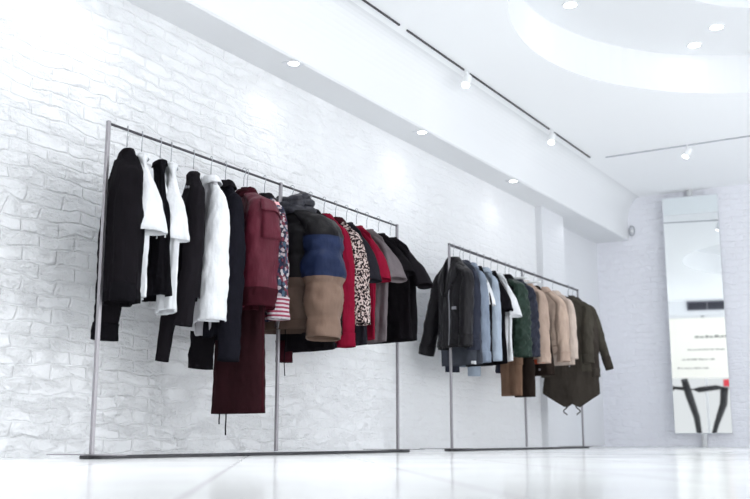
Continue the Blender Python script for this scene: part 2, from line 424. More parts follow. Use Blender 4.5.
# ------------------------------------------------------------------ garments
def interp(tab, t):
    """smooth interpolation through rows (t, v1, v2, ...)"""
    for a, b in zip(tab, tab[1:]):
        if t <= b[0]:
            k = (t - a[0]) / max(1e-6, b[0] - a[0]); k = max(0, min(1, k))
            return [x + (y - x) * k for x, y in zip(a[1:], b[1:])]
    return list(tab[-1][1:])
def se(c, n): return (1 if c >= 0 else -1) * abs(c) ** (2 / n)

def cloth_surface(name, f, nu, nv, mat, parent, thick=.004, closed=True, v0=0, v1=1, mods=True, u0=0, u1=2 * pi):
    bm = bmesh.new(); R_ = []
    cnt = nu if closed else nu + 1
    for j in range(nv + 1):
        v = v0 + (v1 - v0) * j / nv
        R_.append([bm.verts.new(f(u0 + (u1 - u0) * i / nu, v)) for i in range(cnt)])
    for j in range(nv):
        for i in range(cnt if closed else nu):
            k = (i + 1) % cnt
            bm.faces.new((R_[j][i], R_[j + 1][i], R_[j + 1][k], R_[j][k]))
    o = link_mesh(name, bm, mat, parent, True)
    if mods and thick:
        s = o.modifiers.new('cloth_thickness', 'SOLIDIFY'); s.thickness = thick; s.offset = -1
    return o

class Garment:
    """a garment on its hanger; local +x is the shoulder nearest the room, -y is the front, z = 0 is the rail"""
    def __init__(s, name, label, cat, X, alpha, L, sw, mat, aw=None, hw=None, dep=.05, hdep=None, fold=.012, seed=0, group=None,
                 neck=.075, tiltfar=0, quilt=None, diamond=0, slope=.06, soft=.8, yoff=0, zoff=0, lean=0, hem=0, top=-.104):
        s.root = empty(name, (X, YRK + yoff, ZR + zoff), -radians(90 + alpha)); tag(s.root, label, cat, group or ('clothes on the left rack' if X < 6.5 else 'clothes on the right rack'))
        s.sw, s.L, s.mat, s.seed, s.fold, s.tiltfar, s.quilt, s.diamond = sw, L, mat, seed * 7.31, fold, tiltfar, quilt, diamond
        aw = aw or sw + .02; hw = hw or aw; hdep = hdep or dep; s.dep = dep; slope = s.slope = slope * 1.75; s.lean = lean; s.hem = hem; s.slope = slope
        z0 = top
        tot = L + z0
        s.neckw = neck * .8; s.top = z0; s.soft = soft; Garment.last = s; k1, k2, k3 = 1 - .55 * soft, 1 - .48 * soft, 1 - .35 * soft
        def T(z): return (z0 - z) / tot
        s.tab = [(0, z0, neck * .55, .026), (T(z0 - .008), z0 - .008, neck * .8, .034), (T(z0 - slope * .45), z0 - slope * .45, sw * .72, dep * .8 * k1),
                 (T(z0 - slope), z0 - slope, sw * .95, dep * k2), (T(z0 - slope - .035), z0 - slope - .035, sw * 1.02, dep * 1.05 * k3),
                 (T(z0 - .30), z0 - .30, aw, dep * 1.1), (max(.6, T(z0 - .45)), -L * .72, (aw + hw) / 2, (dep + hdep) / 2), (1, -L, hw, hdep)]
        # keep the rows in order for short garments
        s.tab.sort(key=lambda r: r[0])
        s.zsh = z0 - slope - .02
    def q(s, z):
        if not s.quilt: return 0
        return s.quilt[1] * (abs(sin(pi * (z + s.quilt[2]) / s.quilt[0])) ** .6 - .6)
    def P(s, u, t, off=0):
        z, a, b = interp(s.tab, t)
        n = 2.3
        c, d = cos(u), sin(u)
        x, y = a * se(c, n), b * se(d, n)
        f = min(1, max(0, (t - .05) / .45)); f = f * f * (3 - 2 * f)
        F = s.fold * f
        w_ = sin(4 * u + s.seed + 3.1 * t) * .5 + sin(7 * u + s.seed * 1.7 - 2.2 * t) * .35 + sin(13 * u + s.seed * 2.3 + 4 * t) * .18
        w_ += 1.0 * noise.noise(Vector((x * 9 + s.seed, y * 9, z * 3.0)))
        g = F * w_ + s.q(z) * min(1, t * 5) + off
        if s.diamond:
            al = x + y
            g += s.diamond * (min(abs(sin(36 * (al + z))), abs(sin(36 * (al - z)))) ** .5 - .5) * min(1, t * 6)
        g += .004 * noise.noise(Vector((x * 30 + s.seed, y * 30, z * 22))) * min(1, t * 4)
        x += c * g * .9; y += d * g
        if x < 0: z += -s.tiltfar * min(1, abs(x) / .2)
        z += s.hem * t * t * sin(2 * u + s.seed) 
        y += s.lean * t * t
        return Vector((x, y, z))
    def tz(s, z): return (s.top - z) / (s.L + s.top)
    def body(s, nu=72, nv=56, name='body', mat=None):
        s.b = cloth_surface(name, lambda u, t: s.P(u, t), nu, nv, mat or s.mat, s.root, .004); return s.b
    def band(s, name, z0, z1, mat, off=.004, thick=.003, nv=5):
        return cloth_surface(name, lambda u, t: s.P(u, t, off), 72, nv, mat, s.root, thick, True, s.tz(z0), s.tz(z1))
    def patch(s, name, ua, ub, z0, z1, mat, off=.006, parent=None, nu=10, nv=10, thick=.003):
        return cloth_surface(name, lambda u, t: s.P(u, t, off), nu, nv, mat, parent or s.root, thick, False, s.tz(z0), s.tz(z1), True, ua, ub)
    def buttons(s, u, zs, mat, r=.008):
        for z in zs:
            p = s.P(u, s.tz(z), .010); bm = bmesh.new()
            lathe(bm, [(.0005, .004), (r * .7, .004), (r, .001), (r, -.002), (.0005, -.003)], 12)
            bmesh.ops.rotate(bm, verts=bm.verts, cent=(0, 0, 0), matrix=Matrix.Rotation(radians(90), 3, 'X'))
            bmesh.ops.rotate(bm, verts=bm.verts, cent=(0, 0, 0), matrix=Matrix.Rotation(u + pi / 2, 3, 'Z'))
            bmesh.ops.translate(bm, verts=bm.verts, vec=p)
            link_mesh('button', bm, mat, s.root, True)
    def sleeve(s, side, length, r0=.075, r1=.045, out=.05, fwd=0, dz=.0, mat=None, short=False, ribs=None, cuff=None, cuff_len=.06, flat_=.75, bend=.0, nv=44, puff=None, seed=1):
        tf = -s.tiltfar if side < 0 else 0
        z0, sl_, sw = s.top, s.slope, s.sw
        m = mat or s.mat
        K = [Vector((side * sw * .30, 0, z0 - sl_ * .22 - .012)), Vector((side * sw * .72, 0, z0 - sl_ * .70 - .012 + tf * .6)),
             Vector((side * (sw + .004), fwd * .05, z0 - sl_ * 1.08 - .03 + tf)),
             Vector((side * (sw + out * .55), fwd * .4, z0 - sl_ - length * .42 + tf)), Vector((side * (sw + out + bend), fwd, z0 - sl_ - length + tf))]
        K = [K[0] * 2 - K[1]] + K + [K[-1] * 2 - K[-2]]
        cum = [0]
        for a_, b_ in zip(K[1:-1], K[2:-1]): cum.append(cum[-1] + (b_ - a_).length)
        tot_ = cum[-1]
        def path(v):
            d_ = v * tot_; k = 0
            while k < 3 and d_ > cum[k + 1]: k += 1
            t = (d_ - cum[k]) / (cum[k + 1] - cum[k]); a_, b_, c_, e_ = K[k:k + 4]
            return .5 * ((2 * b_) + (c_ - a_) * t + (2 * a_ - 5 * b_ + 4 * c_ - e_) * t * t + (3 * b_ - a_ - 3 * c_ + e_) * t ** 3)
        vt = cum[2] / tot_
        so = s.soft
        RT = [(0, .018, s.dep * .75 * (1 - .6 * so)), (vt * .6, r0 * flat_ * .50, max(s.dep * .9, r0 * .62) * (1 - .6 * so)), (vt, r0 * flat_ * (.82 - .25 * so), r0 * .92 * (1 - .5 * so)),
              (vt + (1 - vt) * .30, r0 * flat_ * (1 - .1 * so), r0 * (1 - .12 * so)), (1, r1 * flat_, r1)]
        def f(u, v, off=0):
            p = path(v); p2 = path(min(1, v + .01)); p1 = path(max(0, v - .01))
            t = (p2 - p1).normalized()
            sd = Vector((side, 0, 0)); sd = (sd - t * sd.dot(t)).normalized(); q_ = t.cross(sd).normalized()
            ra, rb_ = interp(RT, v); k = min(1, v / max(vt, .01))
            cr = sin(v * 34 + seed + 2 * sin(u)) * .018 * (1 if length > .35 else .3) + .11 * noise.noise(Vector((cos(u) * 1.6 + s.seed + seed, sin(u) * 1.6, v * length * 13)))
            cr += .10 * noise.noise(Vector((cos(u) * 2.5 + s.seed, sin(u) * 2.5 + v * 3, v * length * 24 + cos(u) * 1.5))) + .05 * noise.noise(Vector((cos(u) * 5 + s.seed, sin(u) * 5, v * length * 40)))
            if s.diamond: cr += s.diamond * 14 * (min(abs(sin(36 * (rb_ * sin(u) + p.z))), abs(sin(36 * (rb_ * sin(u) - p.z)))) ** .5 - .5)
            if puff: cr += puff[1] * (abs(sin(pi * (p.z + puff[2]) / puff[0])) ** .6 - .6)
            cr *= k
            return p + sd * ((ra * (1 + cr) + off) * cos(u)) + q_ * ((rb_ * (1 + cr) + off) * sin(u))
        o = cloth_surface('sleeve', f, 48 if s.diamond else 32, nv, m, s.root, .003)
        if cuff:
            v0 = 1 - cuff_len / length
            def g(u, v):
                rr = 1 + .05 * sin(24 * u)
                p = path(1); b = f(u, min(v, 1), .004) if v <= 1 else f(u, 1, .004) + Vector((0, 0, -(v - 1) * length))
                return b
            cf = cloth_surface('cuff', g, 48, 6, cuff, o, .004, True, v0, 1.0 + .012)
        s.fs = f
        return o, f
    def collar(s, mat, h=.018, flare=.02, gap=0, name='collar', a=.066, b=.04, drop=.0):
        if flare < .008:
            z0 = s.top - .022
            def f(u, v):
                r = 1 - .12 * v
                return Vector((s.neckw * .98 * r * cos(u), .036 * r * sin(u), z0 + (h + .004) * v - .012 * max(0, -sin(u)) ** 2))
            return cloth_surface(name, f, 40, 4, mat, s.root, .004)
        z0 = s.top - .014
        def f(u, v):
            front = max(0, -sin(u)) ** 3; st = .55 + h * 12
            if v < .35: r, zz = .046, z0 + .026 * st * v / .35
            else:
                k = (v - .35) / .65; r = .046 + .040 * st * k ** .8; zz = z0 + .026 * st - (.050 * st + .03 * front) * k ** 1.25
            return Vector((r * 1.15 * cos(u), r * .72 * sin(u) - .012 * front, zz + .004 * noise.noise(Vector((cos(u) * 3 + s.seed, sin(u) * 3, v * 3)))))
        return cloth_surface(name, f, 44, 12, mat, s.root, .004, False, 0, 1, True, -pi / 2 + .33, 1.5 * pi - .33)
    def lapels(s, mat, z1=-.36, wid=.1):
        for sd in (-1, 1):
            bm = bmesh.new(); rows = []
            for j in range(9):
                v = j / 8; z = s.top - .01 + (z1 - s.top) * v
                ww = wid * (v / .45 if v < .45 else (1 - v) / .55) + .012
                row = []
                for i in range(5):
                    xx = sd * (.03 * (1 - v) + .004 + ww * i / 4)
                    t_ = s.tz(z); zz, a_, b_ = interp(s.tab, t_)
                    cu = max(-.98, min(.98, xx / max(a_, .05)))
                    u_ = -math.acos(cu)
                    p = s.P(u_, t_, .012 + .006 * sin(pi * i / 4)); p.x = xx
                    row.append(bm.verts.new(p))
                rows.append(row)
            for a_, b_ in zip(rows, rows[1:]):
                for i in range(4): bm.faces.new((a_[i], a_[i + 1], b_[i + 1], b_[i]))
            o = link_mesh('lapel', bm, mat, s.root, True); md = o.modifiers.new('t', 'SOLIDIFY'); md.thickness = .005; md.offset = 0
    def cord(s, name, x, y, z0, z1, mat, r=.003, sway=.01):
        pts = [(x + sway * sin(k * .9), y, z0 + (z1 - z0) * k / 8) for k in range(9)]
        return tubem(name, pts, r, mat, s.root, 6)

C_BLK = (.0078, .0068, .0084); C_NAVY = (.0078, .0076, .0112)
F = lambda *a, **k: fabric(*a, **k)
m_black = F('black_jersey', C_BLK); m_black2 = F('washed_black_cotton', (.0105, .0092, .0112)); m_black3 = F('black_wool', (.006, .0055, .007))
m_navy = F('midnight_cotton', C_NAVY, .85, 0); m_white = F('white_cotton', (.66, .67, .69), .85, .1); m_white2 = F('sheer_white_cotton', (.55, .54, .57), .85, .1)
m_burg = F('burgundy_nylon', (.078, .010, .020), .5, .0, spec=.14, bs=.35); m_burgd = F('burgundy_rib', (.035, .007, .011))
m_mar = F('dark_maroon_crepe', (.028, .0095, .012)); m_red = F('crimson_knit', (.17, .006, .022)); m_red2 = F('crimson_jersey', (.19, .007, .024))
m_grey = F('warm_grey_jersey', (.14, .12, .128)); m_char = F('charcoal_wool', (.017, .016, .021))
m_leather = fabric('black_leather', (.008, .007, .009), .42, .0, spec=.17, bs=.7, var=.05)
m_slate = F('slate_denim', (.030, .033, .048)); m_denim = F('pale_denim', (.19, .225, .285)); m_denim2 = F('ice_denim', (.32, .37, .44))
m_green = fabric('green_quilting', (.012, .028, .019), .5, .0, spec=.2); m_navyq = fabric('navy_quilting', (.012, .014, .028), .5, .0, spec=.2)
m_beige = F('beige_cotton', (.40, .30, .245)); m_beige2 = F('sand_nylon', (.46, .35, .285), .6); m_beige3 = F('pale_sand_cotton', (.53, .44, .385))
m_tan = F('tan_drill', (.165, .10, .068)); m_olive = F('olive_cotton', (.058, .052, .042)); m_olive2 = F('dark_olive_cotton', (.046, .039, .033)); m_brown = F('brown_drill', (.025, .018, .015))
m_orange = F('orange_lining', (.48, .075, .035), .6)
M_SNAP = flat('metal_snap', (.30, .30, .33), .4, .8); M_BTN = flat('dark_button', (.08, .07, .08), .4)
G1 = 'clothes on the left rack'; G2 = 'clothes on the right rack'
HG1 = 'hangers on the left rack'; HG2 = 'hangers on the right rack'
def hang(X, alpha, what, grp, mat=None, half=None, **k):
    g_ = Garment.last
    if half is None: half = g_.sw * .86
    k.setdefault('drop', g_.slope + .004)
    hanger((X, YRK, ZR), -radians(90 + alpha), 'white hanger with wire hook carrying the ' + what, grp, mat or M_WHITEP, half, **k)

def tee(X, alpha, mat, label, short, grp, L=.86, sw=.19, seed=1, sl=.22, aw=.21, hw=.225, dep=.035, r0=.07, r1=.08, out=.05, bend=.02, nm='t_shirt', cat='t-shirt', trim=None, fold=.016, **k):
    g = Garment(nm, label, cat, X, alpha, L, sw, mat, aw, hw, dep, dep * 1.25, fold, seed, slope=.085, **k); g.body()
    for sd in (1, -1): g.sleeve(sd, sl, r0, r1, out, 0, mat=trim or mat, flat_=.44, bend=bend, nv=18, seed=seed)
    g.collar(mat, .018, .004, name='neck_band')
    hang(X, alpha, short, HG1 if grp == 1 else HG2)
    return g

# ===== left rack, from the near end
g = Garment('sweatshirt', 'black sweatshirt with long sleeves, nearest garment on the left rack', 'sweatshirt', 3.37, 33, .85, .15, m_black, .15, .155, .075, .085, .014, 1, slope=.085, soft=.3, neck=.10)
g.body(); g.sleeve(1, .60, .062, .05, .0, -.02, cuff=m_black3, seed=1); g.sleeve(-1, .75, .075, .055, .02, -.03, cuff=m_black3, seed=2)
g.collar(m_black3, .012, .001, name='neck_band'); g.band('hem_band', -.79, -.85, m_black3)
g.buttons(-.25, (-.47, -.50), M_SNAP, .008); hang(3.37, 33, 'black sweatshirt', HG1)

g = tee(3.47, 36, m_white, 'loose white t-shirt beside the black sweatshirt with thin jersey body', 'first white t-shirt', 1, .82, seed=2, sw=.145, sl=.27, aw=.12, hw=.11, out=.015, bend=.01, dep=.03, fold=.02, r0=.085, r1=.11)
g.buttons(-.15, (-.40,), M_BTN, .008)

g = Garment('tank_top', 'narrow black sleeveless top between the two white t-shirts', 'top', 3.60, 30, .80, .10, m_black3, .15, .15, .035, .05, .018, 3, slope=.10, neck=.06)
g.body(); g.collar(m_black, .02, .0, name='neck_band', a=.06, b=.035); hang(3.60, 30, 'black sleeveless top', HG1)

g = tee(3.68, 38, m_white, 'white t-shirt with draped sleeve, between two black garments', 'draped white t-shirt', 1, .86, seed=4, sw=.12, sl=.27, aw=.14, hw=.14, out=.015, bend=.01, r0=.065, r1=.08)

g = Garment('cardigan', 'long black cardigan with metal buttons and long hanging sleeves', 'cardigan', 3.85, 34, .78, .14, m_black2, .13, .13, .055, .055, .014, 5, slope=.07)
g.body(); g.sleeve(1, .70, .05, .04, .0, -.05, seed=5, bend=-.04); g.sleeve(-1, .86, .055, .032, -.02, -.10, seed=6)
g.buttons(-1.45, (-.19, -.32, -.40, -.48), M_SNAP, .009); g.buttons(-1.1, (-.20,), M_SNAP, .007)
hang(3.85, 34, 'black buttoned cardigan', HG1)

g = Garment('shirt', 'long white shirt with sheer greyish front hanging from one shoulder', 'shirt', 3.99, 30, .88, .135, m_white, .125, .14, .045, .06, .018, 6, slope=.07, tiltfar=.08)
g.body(mat=m_white2); g.sleeve(1, .66, .075, .07, .01, -.02, mat=m_white, seed=7); g.sleeve(-1, .55, .06, .05, .02, -.03, mat=m_white2, seed=8)
g.collar(m_white, .03, .01); hang(3.99, 30, 'long white shirt', HG1, far=1.35)

g = Garment('coat', 'long black coat with navy sheen beside the burgundy bomber jacket', 'coat', 4.11, 28, .95, .155, m_navy, .15, .155, .05, .07, .012, 7, slope=.07)
g.body(); g.sleeve(1, .86, .065, .055, .01, -.02, mat=m_navy, seed=9); g.sleeve(-1, .88, .08, .065, .0, -.05, mat=m_black, seed=10)
g.collar(m_black, .03, .01); hang(4.11, 28, 'long black coat', HG1)

g = Garment('dress', 'long dark maroon dress with narrow hanging ties, longest garment on the left rack', 'dress', 4.27, 5, 1.345, .17, m_mar, .18, .19, .05, .055, .010, 8, slope=.08)
g.body(nv=70); g.cord('tie', -.06, -.03, -1.34, -1.46, m_black3, .004, .001); g.cord('tie', -.14, 0, -1.34, -1.40, m_black3, .004, .001)
g.patch('side_seam', -.25, -.05, -.2, -1.34, m_burgd, .003, nv=40, nu=3); hang(4.27, 5, 'dark maroon dress', HG1, half=.17)

g = Garment('bomber_jacket', 'burgundy bomber jacket with cargo pocket on the sleeve', 'jacket', 4.30, 26, .80, .185, m_burg, .175, .17, .075, .085, .018, 9, slope=.07, soft=.35, tiltfar=.05)
g.body(); g.band('hem_band', -.74, -.81, m_burgd); g.collar(m_burgd, .035, .012)
o, f = g.sleeve(1, .56, .105, .09, .025, -.015, cuff=m_burgd, cuff_len=.07, seed=11, flat_=.85)
def sleeve_patch(nm, f, ua, ub, va, vb, mat, par, off=.008, thick=.004, nu=10, nv=12):
    return cloth_surface(nm, lambda u, v: f(u, v, off), nu, nv, mat, par, thick, False, va, vb, True, ua, ub)
sleeve_patch('pocket', f, -1.5, .35, .24, .50, m_burg, o); sleeve_patch('pocket_flap', f, -1.55, .4, .23, .30, m_burg, o, .016, .005)
g.sleeve(-1, .62, .10, .08, .04, -.02, cuff=m_burgd, seed=12); hang(4.30, 26, 'burgundy bomber jacket', HG1, far=1.3)

m_pat = spotted('folk_print', [(.30, .25, .27), (.02, .025, .05), (.05, .08, .12), (.12, .03, .045), (.38, .35, .36), (.02, .018, .03), (.03, .03, .04)], 62, 'v')
m_str = striped('striped_rib', (.42, .39, .41), (.22, .04, .07), 14)
m_leo = spotted('leopard_print', [(.014, .011, .013), (.20, .13, .12), (.50, .41, .39)], 74)
g = Garment('patterned_jacket', 'colourful folk print jacket with striped cuff beside the burgundy bomber jacket', 'jacket', 4.46, 24, .82, .175, m_pat, .17, .17, .06, .06, .014, 10)
g.body(); g.sleeve(1, .62, .06, .055, .015, .0, cuff=m_str, cuff_len=.09, seed=13); g.sleeve(-1, .64, .065, .055, .03, .0, cuff=m_str, cuff_len=.09, seed=14)
g.collar(m_black2, .035, .014); hang(4.46, 24, 'folk print jacket', HG1)
lb = g.patch('price_label', -.5, .05, -.17, -.24, flat('pink_card', (.75, .35, .36), .7), .03)

BLK, BLU, TAN = (.0055, .0048, .006), (.011, .018, .050), (.165, .108, .082)
m_puf_b = bands('puffer_body', [(-1.2, (.085, .056, .044)), (-.57, (.0055, .0048, .006))], .5)
m_puf_s = bands('puffer_sleeve', [(-1.2, TAN), (-.575, BLU), (-.335, BLK)], .5)
m_puf_c = fabric('puffer_collar', (.014, .014, .021), .45, .0, spec=.3)
g = Garment('puffer_jacket', 'thick puffer jacket in black, navy and brown blocks', 'jacket', 4.73, 3, .86, .23, m_puf_b, .23, .22, .125, .12, .012, 11, quilt=(.19, .026, .045), slope=.09, neck=.09, soft=0)
g.body(nv=90)
g.sleeve(1, .66, .125, .095, .04, -.03, mat=m_puf_s, puff=(.19, .18, .045), seed=15, flat_=.9, nv=70)
g.sleeve(-1, .68, .115, .095, .015, -.12, mat=m_puf_b, puff=(.19, .18, .045), seed=16, flat_=.9, nv=70)
def puffcollar(u, v):
    a = .125 - .05 * v + .014 * abs(sin(v * 3.2 * pi)) + .02 * noise.noise(Vector((cos(u) * 2, sin(u) * 2, v * 5))); b = a * .8
    return Vector((a * (1 + .08 * sin(9 * u)) * cos(u), b * (1 + .08 * sin(7 * u)) * sin(u) - .01, -.17 + .135 * v - .045 * max(0, -sin(u)) * v))
cloth_surface('collar', puffcollar, 48, 26, m_puf_c, g.root, .02)
g.patch('zip', -1.62, -1.54, -.16, -.84, M_BTN, .004, nu=2, nv=30)
g.cord('drawstring', -.02, -.02, -.85, -1.12, m_black3, .003, .004); g.cord('drawstring', -.10, 0, -.85, -1.02, m_black3, .003, .004)
hang(4.73, 3, 'colour block puffer jacket', HG1)

g = Garment('hooded_jacket', 'black jacket mostly hidden behind the puffer jacket', 'jacket', 4.92, 10, .96, .19, m_black2, .20, .22, .05, .05, .012, 12)
g.body(); g.sleeve(1, .66, .07, .05, .02, 0, seed=17, cuff=m_black3); g.sleeve(-1, .80, .06, .05, .02, 0, seed=18, cuff=m_burgd, cuff_len=.1); g.collar(m_black3, .03, .01); hang(4.92, 10, 'black jacket behind the puffer', HG1)

g = Garment('cardigan', 'crimson knitted cardigan between the puffer and the leopard print shirt', 'cardigan', 5.07, 22, .90, .20, m_red, .215, .235, .06, .065, .012, 13, slope=.075)
g.body(); g.sleeve(1, .70, .075, .05, .05, .0, seed=19, cuff=m_red); g.sleeve(-1, .64, .07, .05, .02, 0, seed=20, cuff=m_red); g.collar(m_red, .03, .008); hang(5.07, 22, 'crimson cardigan', HG1)

g = Garment('shirt', 'leopard print shirt with burgundy collar', 'shirt', 5.20, 20, .74, .205, m_leo, .23, .24, .06, .06, .012, 14, slope=.08)
g.body(); g.sleeve(1, .55, .085, .07, .05, .0, seed=21); g.sleeve(-1, .62, .08, .06, .03, 0, seed=22); g.collar(m_burgd, .035, .01)
hang(5.20, 20, 'leopard print shirt', HG1)
g = tee(5.33, 20, m_char, 'charcoal short sleeved top behind the leopard print shirt', 'charcoal top', 1, .90, .20, seed=15, sl=.26, out=.04, aw=.20, hw=.20, bend=.02)
g = tee(5.45, 22, m_red2, 'crimson t-shirt between charcoal top and grey t-shirt', 'crimson t-shirt', 1, .86, .205, seed=16, sl=.24, out=.045, aw=.20, hw=.19, bend=.02)
g = tee(5.58, 14, m_grey, 'warm grey t-shirt hanging behind the crimson t-shirt', 'warm grey t-shirt', 1, .86, .205, seed=17, sl=.22, out=.055, aw=.19, hw=.17, bend=.03)
g = tee(5.73, 12, m_black, 'long black t-shirt beside the grey t-shirt', 'long black t-shirt', 1, .84, .205, seed=18, sl=.15, out=.03, aw=.26, hw=.29, bend=.02)
g = tee(5.89, 10, m_black2, 'faded black t-shirt at the far end of the left rack', 'faded black t-shirt', 1, .83, .205, seed=19, sl=.22, out=.07, aw=.23, hw=.23, bend=.03)

# ===== right rack, from the near end
g = Garment('leather_jacket', 'black leather biker jacket with lapels, nearest garment on the right rack', 'jacket', 6.86, 28, .80, .18, m_leather, .17, .17, .075, .08, .012, 21, soft=.4, slope=.07, neck=.085)
g.body(); g.sleeve(1, .56, .06, .05, -.01, -.02, seed=23, cuff=m_leather); g.sleeve(-1, .59, .075, .058, .10, -.03, seed=24, bend=.07, cuff=m_leather)
g.collar(m_leather, .04, .02, a=.08, b=.055); g.lapels(m_leather, -.40, .11); g.band('belt', -.73, -.78, m_leather, .008)
g.buttons(-1.2, (-.26, -.32), M_SNAP, .007); g.patch('zip', -1.35, -1.30, -.2, -.78, M_SNAP, .014, nu=2, nv=30)
g.patch('pocket', -1.15, -.85, -.48, -.50, M_SNAP, .008, nv=3); hang(6.86, 28, 'black leather jacket', HG2)

g = Garment('denim_skirt', 'grey frayed denim shirt tail hanging below the leather jacket', 'shirt', 6.97, 12, .92, .18, m_slate, .19, .19, .035, .045, .022, 22)
g.body(mat=F('grey_denim', (.06, .065, .08))); g.patch('care_label', -.9, -.6, -.89, -.93, m_white, .02, nv=4)
g.root.name = 'denim_shirt'; hang(6.97, 12, 'grey denim shirt', HG2)
g = Garment('denim_jacket', 'slate blue denim jacket behind the leather jacket', 'jacket', 7.03, 36, .78, .175, m_slate, .17, .17, .05, .05, .012, 23)
g.body(); g.sleeve(1, .60, .06, .05, .0, -.01, seed=25, cuff=m_slate); g.sleeve(-1, .74, .07, .05, .02, -.01, seed=26, cuff=m_slate); g.collar(m_slate, .04, .012); hang(7.03, 36, 'slate blue denim jacket', HG2)
g = Garment('denim_shirt', 'pale blue denim shirt with long sleeve behind the slate denim jacket', 'shirt', 7.15, 34, .86, .175, m_denim, .17, .18, .04, .05, .014, 24)
g.body(); g.sleeve(1, .68, .06, .055, .01, 0, seed=27, cuff=m_denim); g.sleeve(-1, .7, .07, .05, .02, 0, seed=28); g.collar(m_denim, .035, .01); hang(7.15, 34, 'pale blue denim shirt', HG2)
g = tee(7.28, 36, m_black, 'black t-shirt with white sleeves beside the pale denim shirt', 'black and white t-shirt', 2, .90, .17, seed=25, sl=.19, out=.015, r0=.04, r1=.045, aw=.21, hw=.22, trim=m_white)
g = Garment('denim_shirt', 'ice blue denim shirt between two black t-shirts', 'shirt', 7.41, 36, .86, .17, m_denim2, .17, .18, .035, .045, .014, 26)
g.body(); g.sleeve(1, .66, .05, .045, .01, 0, seed=29); g.sleeve(-1, .76, .06, .055, .03, 0, seed=30); g.collar(m_denim2, .03, .01); hang(7.41, 36, 'ice blue denim shirt', HG2)
g = tee(7.55, 34, m_black3, 'plain black t-shirt between ice blue shirt and white t-shirt', 'plain black t-shirt', 2, .88, .165, seed=27, sl=.20, out=.015, aw=.19, hw=.20)
g = tee(7.68, 32, m_white, 'white t-shirt beside the green quilted jacket on the right rack', 'white t-shirt near the green jacket', 2, .85, .175, seed=28, sl=.24, out=.055, r0=.05, r1=.06, aw=.17, hw=.17)
g = Garment('quilted_jacket', 'dark green diamond quilted jacket', 'jacket', 7.84, 24, .76, .18, m_green, .18, .18, .075, .08, .008, 29, diamond=.022, soft=.5)
g.body(nu=110, nv=110, mat=m_black3); g.sleeve(1, .60, .08, .075, .015, 0, seed=31, nv=90); g.sleeve(-1, .60, .08, .065, .03, 0, seed=32, nv=90, mat=m_black3); g.collar(m_black3, .045, .01); hang(7.84, 24, 'green quilted jacket', HG2)
g = Garment('quilted_jacket', 'navy quilted jacket between green and beige jackets', 'jacket', 8.07, 26, .78, .18, m_navyq, .18, .18, .06, .06, .008, 30, diamond=.014)
g.body(nu=100, nv=100); g.sleeve(1, .58, .07, .065, .015, 0, seed=33, nv=80); g.sleeve(-1, .7, .08, .06, .03, 0, seed=34, nv=80); g.collar(m_navyq, .04, .01); hang(8.07, 26, 'navy quilted jacket', HG2)

def trousers(X, alpha, zt, zb, mat, label, short, sep=.052, r=.066, seed=1, side=0, cargo=True):
    root = empty('trousers', (X, YRK, ZR), -radians(90 + alpha)); tag(root, label, 'trousers', 'clothes on the right rack')
    def waist(u, v):
        z = zt - .22 * v; a = .095 + .02 * v; b = .04 + .02 * v
        return Vector((side + a * se(cos(u), 2.6), b * sin(u) * (1 + .12 * sin(5 * u + seed)), z))
    wb = cloth_surface('waist', waist, 48, 12, mat, root, .004)
    for sd in (-1, 1):
        def leg(u, v, off=0):
            z = zt - .18 - (zt - .18 - zb) * v
            rr = r * (1.05 - .12 * v) * (1 + .10 * noise.noise(Vector((cos(u) * 2 + seed * 3 + sd, sin(u) * 2, z * 9)))) + off
            return Vector((side + sd * sep + rr * cos(u), rr * .62 * sin(u), z))
        lg = cloth_surface('leg', leg, 36, 30, mat, root, .004)
        if cargo: cloth_surface('pocket', lambda u, v: leg(u, v, .010), 8, 8, mat, lg, .004, False, .35, .6, True, -1.2, .3)
    hanger((X, YRK, ZR), -radians(90 + alpha), 'white hanger with wire hook carrying the ' + short, HG2, M_WHITEP, .20, drop=.012, far=1.15)
    bm = bmesh.new(); box(bm, -.09, .09, -.006, .006, -.32, -.28); box(bm, -.003, .003, -.003, .003, -.30, -.11); link_mesh('clip_bar', bm, M_WHITEP, [o for o in COL.objects if o.name.startswith('clothes_hanger')][-1] if False else HANG[-1])
    # clip bar of the hanger
    return root
trousers(7.92, 20, -.30, -1.12, m_tan, 'tan cargo trousers hanging under the green quilted jacket', 'tan cargo trousers', seed=2, side=.0)
trousers(8.20, 20, -.30, -1.12, m_brown, 'dark brown trousers hanging below the beige overshirt', 'dark brown trousers', seed=5, side=0, cargo=False)

g = Garment('overshirt', 'beige overshirt with orange lining at the hem', 'overshirt', 8.25, 18, .80, .19, m_beige, .20, .215, .07, .08, .016, 31, slope=.07, soft=.6, tiltfar=.05)
g.body(); g.sleeve(1, .60, .07, .06, .015, 0, seed=35, cuff=m_beige); g.sleeve(-1, .66, .075, .06, .03, 0, seed=36, cuff=m_beige); g.collar(m_beige, .04, .012)
cloth_surface('lining', lambda u, t: g.P(u, t, -.012) + Vector((0, 0, -.03)), 72, 6, m_orange, g.root, .003, True, .93, 1.0)
g.patch('pocket', -1.3, -.7, -.5, -.64, m_beige, .008); g.buttons(-1.57, (-.2, -.32, -.44, -.56, -.68), M_BTN, .008); hang(8.25, 18, 'beige overshirt', HG2, far=1.3)
g = Garment('dark_trousers', 'dark brown shirt tail below the beige overshirt', 'shirt', 8.48, 16, .92, .12, m_brown, .15, .19, .035, .05, .012, 33); g.body(); g.root.name = 'shirt'; g.buttons(-1.2, (-.86,), M_SNAP, .01)
hang(8.48, 16, 'dark brown shirt', HG2)
g = Garment('bomber_jacket', 'sand coloured bomber jacket with ribbed hem on the right rack', 'jacket', 8.68, 12, .72, .19, m_beige2, .20, .205, .075, .08, .018, 32, slope=.075)
